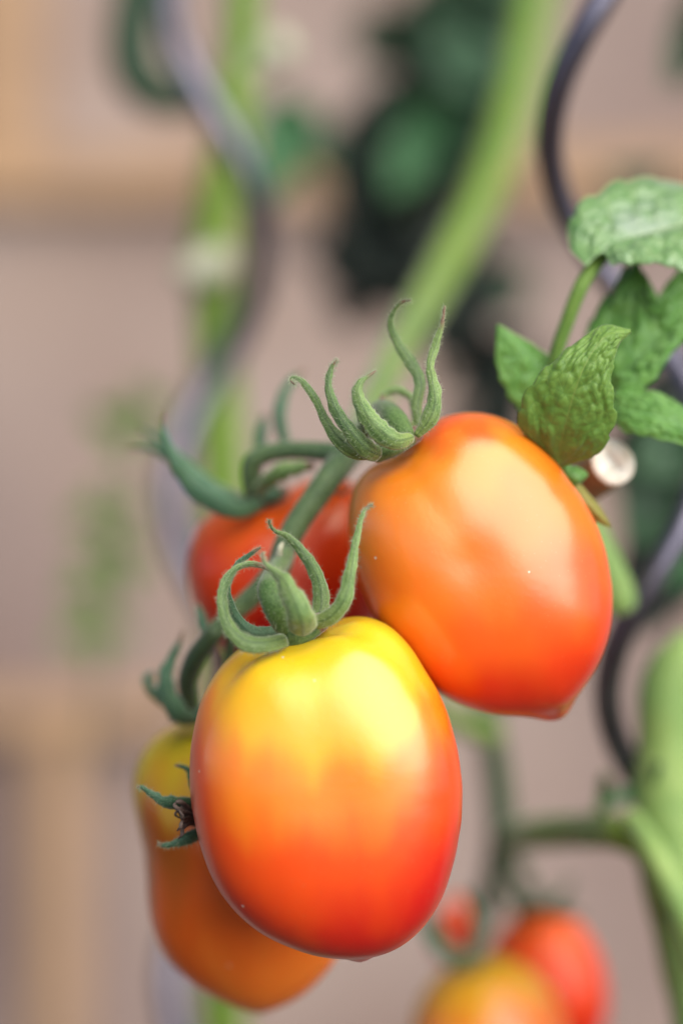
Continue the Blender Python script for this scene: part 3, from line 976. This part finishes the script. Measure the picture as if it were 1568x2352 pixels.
leaf([(1305, 1095, DL), (1335, 1140, DL - .002), (1368, 1178, DL - .002), (1401, 1210, DL)],
     [(1298, 1100, DL), (1325, 1155, DL), (1362, 1192, DL), (1400, 1211, DL)],
     [(1312, 1090, DL), (1346, 1130, DL), (1378, 1168, DL), (1402, 1209, DL)],
     M['leaf_yellow'], lf, pucker=.0003, seed=7.0, nv=24, nu=5, serr=0)
tube("petiole", [(1290, 1100, DL + .012, 15), (1272, 960, DL + .016, 15), (1275, 830, DL + .014, 16), (1303, 735, DL + .012, 17), (1335, 655, DL + .011, 18), (1364, 612, DL + .013, 17), (1398, 584, DL + .016, 14), (1450, 574, DL + .020, 10)], M['petiole'], lf, n=50)
tube("petiole", [(1275, 1000, DL + .014, 12), (1330, 950, DL + .018, 11), (1400, 900, DL + .018, 8)], M['petiole'], lf, n=24)

# cut cane end
cane = empty("cane", P(1409, 1060, .549), 'cut round end of a cane with cream white wood, below the leaves at right', 'cane')
a_, b_ = P(1411, 1059, .549), P(1070, 1290, .622)
dirn = (b_ - a_).normalized()
tube_w("shaft", [a_ + dirn * .0006, a_ + dirn * .015, a_ + dirn * .03, a_ + dirn * .05, a_ + dirn * .075, a_ + dirn * .10], [.0048] * 6, M['cane'], cane, seg=24, rough=.05, cap=False)
tube_w("cut_face", [a_ + dirn * .0011, a_ + dirn * .0004, a_ + dirn * .0002, a_ + dirn * .0003, a_ + dirn * .0005, a_ + dirn * .0016], [.0049, .0048, .0042, .0016, .0009, .0007], M['cut'], cane, seg=32, rough=.06, cap=False)
tube_w("pith", [a_ + dirn * .0016, a_ + dirn * .0030], [.0006, .0006], M['cane'], cane, seg=16)

# ------------------------------------------------------------------ right-hand plant, low
rv = empty("tomato_vine", P(1560, 2200, .66), 'thick pale green vine stem with a side branch at the lower right edge', 'plant')
RD = 0.627
tube("stem", [(1568, 1470, RD, 28), (1560, 1510, RD, 58), (1534, 1590, RD, 70), (1530, 1700, RD, 68), (1532, 1830, RD, 80), (1552, 2000, RD, 86), (1590, 2200, RD, 80), (1640, 2600, RD, 82), (1700, 4500, RD, 84)], M['stem_pale'], rv, n=60, seg=20, rough=.012)
tube("branch", [(1545, 2080, RD - .01, 44), (1490, 1960, RD - .006, 38), (1430, 1915, RD - .004, 42), (1330, 1908, RD + .02, 40), (1220, 1915, RD + .05, 38), (1150, 1930, RD + .11, 30)], M['stem'], rv, n=34)
tube("branch", [(1620, 2240, RD - .02, 36), (1560, 2080, RD - .025, 34), (1500, 1960, RD - .022, 30), (1450, 1880, RD - .012, 24)], M['stem_pale'], rv, n=34)
leaf_simple((1520, 1760, RD - .01), (1380, 1768, RD - .008), 30, M['leaf_far'], rv, roll=.5)
leaf_simple((1390, 1775, RD), (1350, 1860, RD), 22, M['leaf_mid'], rv, roll=.3)
st = tube("side_shoot", [(1330, 1180, .60, 42), (1372, 1270, .60, 44), (1408, 1345, .60, 43), (1422, 1385, .60, 40)], M['stem_pale'], None, n=24, rough=.05)
tag(st, 'blunt pale green side shoot showing beyond the right edge of the large orange tomato', 'shoot')

# lower truss with blurred tomatoes
lt = empty("truss_stem", P(1140, 1700, .70), 'dark green blurred truss stem dropping to the low tomatoes', 'stem')
tube("stalk", [(1000, 1630, .70, 24), (1070, 1665, .70, 24), (1130, 1690, .71, 26)], M['stem'], lt, n=20)
tube("stalk", [(1110, 1560, .73, 26), (1125, 1680, .72, 30), (1145, 1810, .72, 32), (1150, 1920, .72, 32), (1128, 2040, .725, 28), (1090, 2140, .73, 24)], M['stem_dark'], lt, n=40)
tube("stalk", [(1148, 1930, .722, 24), (1190, 2000, .73, 20), (1225, 2065, .74, 18)], M['stem_dark'], lt, n=20)
t5 = empty("tomato", P(1110, 2200, .70), 'orange tomato with yellow shoulder cut off by the bottom edge, blurred', 'tomato', GRP2)
fruit(t5, [(1122 + 182 * math.cos(a) * (1 + .03 * math.sin(a)), 2410 - 215 * math.sin(a)) for a in [i * math.pi / 12 for i in range(24)]], (1130, 2410), .665, (1060, 2190), (1180, 2630), T_LOWORANGE, sub=5, seed=9)
k5 = tube("calyx", [(1040, 2215, .655, 16), (1075, 2195, .655, 20), (1105, 2195, .655, 16)], M['sepal_back'], t5, n=10)
for q in ([(1075, 2200, .65, 12), (1020, 2185, .645, 18), (980, 2140, .645, 10), (965, 2090, .645, 4)], [(1080, 2195, .655, 12), (1100, 2140, .655, 18), (1090, 2080, .655, 12), (1060, 2040, .655, 4)], [(1060, 2200, .655, 12), (1010, 2160, .665, 16), (1000, 2100, .665, 10)]):
    sepal(q, M['sepal_back'], k5, n=20)
t6 = empty("tomato", P(1240, 2085, .735), 'bright red tomato blurred behind the low orange one', 'tomato', GRP2)
fruit(t6, [(1243 + 148 * math.cos(a) * (1 - .1 * math.sin(a)), 2275 - 192 * math.sin(a)) for a in [i * math.pi / 12 for i in range(24)]], (1250, 2275), .71, (1215, 2090), (1300, 2470), T_RED, sub=5, seed=11)
k6 = tube("calyx", [(1190, 2095, .70, 16), (1225, 2080, .70, 20), (1255, 2085, .70, 16)], M['stem_dark'], t6, n=10)
for q in ([(1225, 2085, .695, 12), (1280, 2070, .695, 14), (1310, 2020, .695, 6)], [(1220, 2085, .695, 12), (1180, 2070, .695, 14), (1150, 2030, .695, 6)], [(1235, 2080, .69, 12), (1290, 2100, .688, 12), (1330, 2100, .688, 5)]):
    sepal(q, M['stem_dark'], k6, n=20)
t7 = empty("tomato", P(1040, 2100, .76), 'small dark red tomato glimpsed between the low sepals', 'tomato', GRP2)
fruit(t7, [(1045 + 55 * math.cos(a), 2140 - 75 * math.sin(a)) for a in [i * math.pi / 12 for i in range(24)]], (1045, 2140), .77, (1040, 2065), (1050, 2215), T_RED, sub=4, seed=12)

# ------------------------------------------------------------------ leaves behind
bl = empty("leafy_branch", P(1050, 700, 1.0), 'dark blurred leafy branch behind the slanting truss stem', 'foliage')
tube("twig", [(1000, 860, 1.0, 12), (950, 600, 1.0, 12), (960, 380, .99, 12), (1010, 180, .98, 11), (1080, -60, .98, 10), (1100, -300, .98, 10)], M['stem_dark'], bl, n=40)
rl = random.Random(21)
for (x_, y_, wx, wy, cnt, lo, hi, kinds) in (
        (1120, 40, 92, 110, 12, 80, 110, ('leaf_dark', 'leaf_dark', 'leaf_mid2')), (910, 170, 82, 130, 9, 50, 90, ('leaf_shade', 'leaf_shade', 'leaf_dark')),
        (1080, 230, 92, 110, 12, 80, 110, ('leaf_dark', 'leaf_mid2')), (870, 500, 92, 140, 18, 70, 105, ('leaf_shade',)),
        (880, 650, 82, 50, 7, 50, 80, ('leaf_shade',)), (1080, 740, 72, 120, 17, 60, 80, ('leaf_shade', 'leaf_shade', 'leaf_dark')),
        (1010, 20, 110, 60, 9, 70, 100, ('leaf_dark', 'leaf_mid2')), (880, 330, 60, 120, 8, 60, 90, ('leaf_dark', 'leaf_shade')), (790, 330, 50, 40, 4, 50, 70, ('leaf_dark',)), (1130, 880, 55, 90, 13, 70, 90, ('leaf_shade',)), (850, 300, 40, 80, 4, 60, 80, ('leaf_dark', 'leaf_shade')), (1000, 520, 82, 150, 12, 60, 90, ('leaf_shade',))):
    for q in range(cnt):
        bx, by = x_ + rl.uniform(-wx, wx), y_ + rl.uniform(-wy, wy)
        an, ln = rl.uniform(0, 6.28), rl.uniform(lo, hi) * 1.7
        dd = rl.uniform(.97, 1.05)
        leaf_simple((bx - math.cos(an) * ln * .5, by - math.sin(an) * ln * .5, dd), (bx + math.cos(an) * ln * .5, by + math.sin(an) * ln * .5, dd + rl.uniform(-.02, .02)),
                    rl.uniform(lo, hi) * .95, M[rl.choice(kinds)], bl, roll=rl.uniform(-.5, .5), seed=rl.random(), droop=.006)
leaf_simple((1010, 250, .93), (890, 400, .92), 70, M['leaf_far'], bl, roll=.1)
lone = leaf_simple((680, 230, .92), (620, 450, .91), 95, M['leaf_far'], None, name="leaf_blade", roll=.2, droop=.004)
tag(lone, 'single mid green blurred leaf between the left stake and the leafy branch', 'leaf')

cs = empty("curled_shoot", P(400, 230, .88), 'dark green curled shoot at the top behind the left stake', 'shoot')
tube("stem", [(345, -160, .84, 46), (312, 0, .84, 52), (300, 120, .84, 54), (328, 190, .84, 54), (390, 225, .84, 46), (460, 235, .84, 26)], M['leaf_dark'], cs, n=36)
leaf_simple((300, 40, .88), (345, -120, .88), 30, M['leaf_far'], cs)
tr_ = empty("dark_leaves", P(1560, 60, .80), 'dark green blurred leaf poking in at the upper right corner', 'leaf')
tr_.name = "corner_leaf"
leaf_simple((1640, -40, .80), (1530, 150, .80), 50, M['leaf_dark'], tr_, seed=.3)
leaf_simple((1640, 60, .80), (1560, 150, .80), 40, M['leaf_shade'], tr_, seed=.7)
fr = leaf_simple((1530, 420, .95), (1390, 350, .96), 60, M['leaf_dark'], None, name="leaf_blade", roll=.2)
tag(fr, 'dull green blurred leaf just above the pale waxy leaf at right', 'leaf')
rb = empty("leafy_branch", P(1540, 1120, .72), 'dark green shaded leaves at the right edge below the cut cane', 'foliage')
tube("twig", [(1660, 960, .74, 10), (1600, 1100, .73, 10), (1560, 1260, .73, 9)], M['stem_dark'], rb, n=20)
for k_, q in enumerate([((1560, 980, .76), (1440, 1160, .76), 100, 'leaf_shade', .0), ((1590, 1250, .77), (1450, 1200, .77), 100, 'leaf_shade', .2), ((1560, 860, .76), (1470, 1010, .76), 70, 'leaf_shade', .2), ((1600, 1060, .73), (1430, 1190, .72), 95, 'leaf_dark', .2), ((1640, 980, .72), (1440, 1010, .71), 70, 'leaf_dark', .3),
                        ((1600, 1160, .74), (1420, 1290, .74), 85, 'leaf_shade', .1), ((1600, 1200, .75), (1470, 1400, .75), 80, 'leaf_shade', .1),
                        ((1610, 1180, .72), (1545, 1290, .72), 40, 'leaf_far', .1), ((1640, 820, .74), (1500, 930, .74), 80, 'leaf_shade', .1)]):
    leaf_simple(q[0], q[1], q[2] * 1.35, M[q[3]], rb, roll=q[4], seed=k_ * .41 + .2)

sw = empty("weed", P(260, 1500, 1.0), 'faint pale green weed with small leaves far out of focus at left', 'plant')
tube("stem", [(200, 1800, 1.02, 5), (230, 1500, 1.01, 6), (250, 1250, 1.0, 6), (320, 1000, 1.0, 5), (380, 850, 1.0, 4)], M['stem_dark'], sw, n=30, seg=8)
for k_, q in enumerate([((300, 1040), (200, 890), 38), ((260, 1220), (150, 1150), 32), ((250, 1230), (290, 1330), 34), ((240, 1380), (140, 1330), 34),
                        ((240, 1400), (210, 1470), 32), ((330, 980), (400, 880), 24), ((245, 1300), (300, 1200), 28), ((270, 1200), (330, 1120), 26), ((225, 1480), (290, 1420), 28), ((320, 1010), (270, 900), 26), ((235, 1330), (160, 1260), 26), ((255, 1290), (330, 1270), 24), ((230, 1440), (130, 1450), 28), ((340, 960), (300, 860), 22), ((250, 1180), (210, 1100), 24)]):
    leaf_simple((*q[0], 1.0), (*q[1], 0.99), q[2] * .95, M['leaf_front'], sw, seed=k_ * .3)
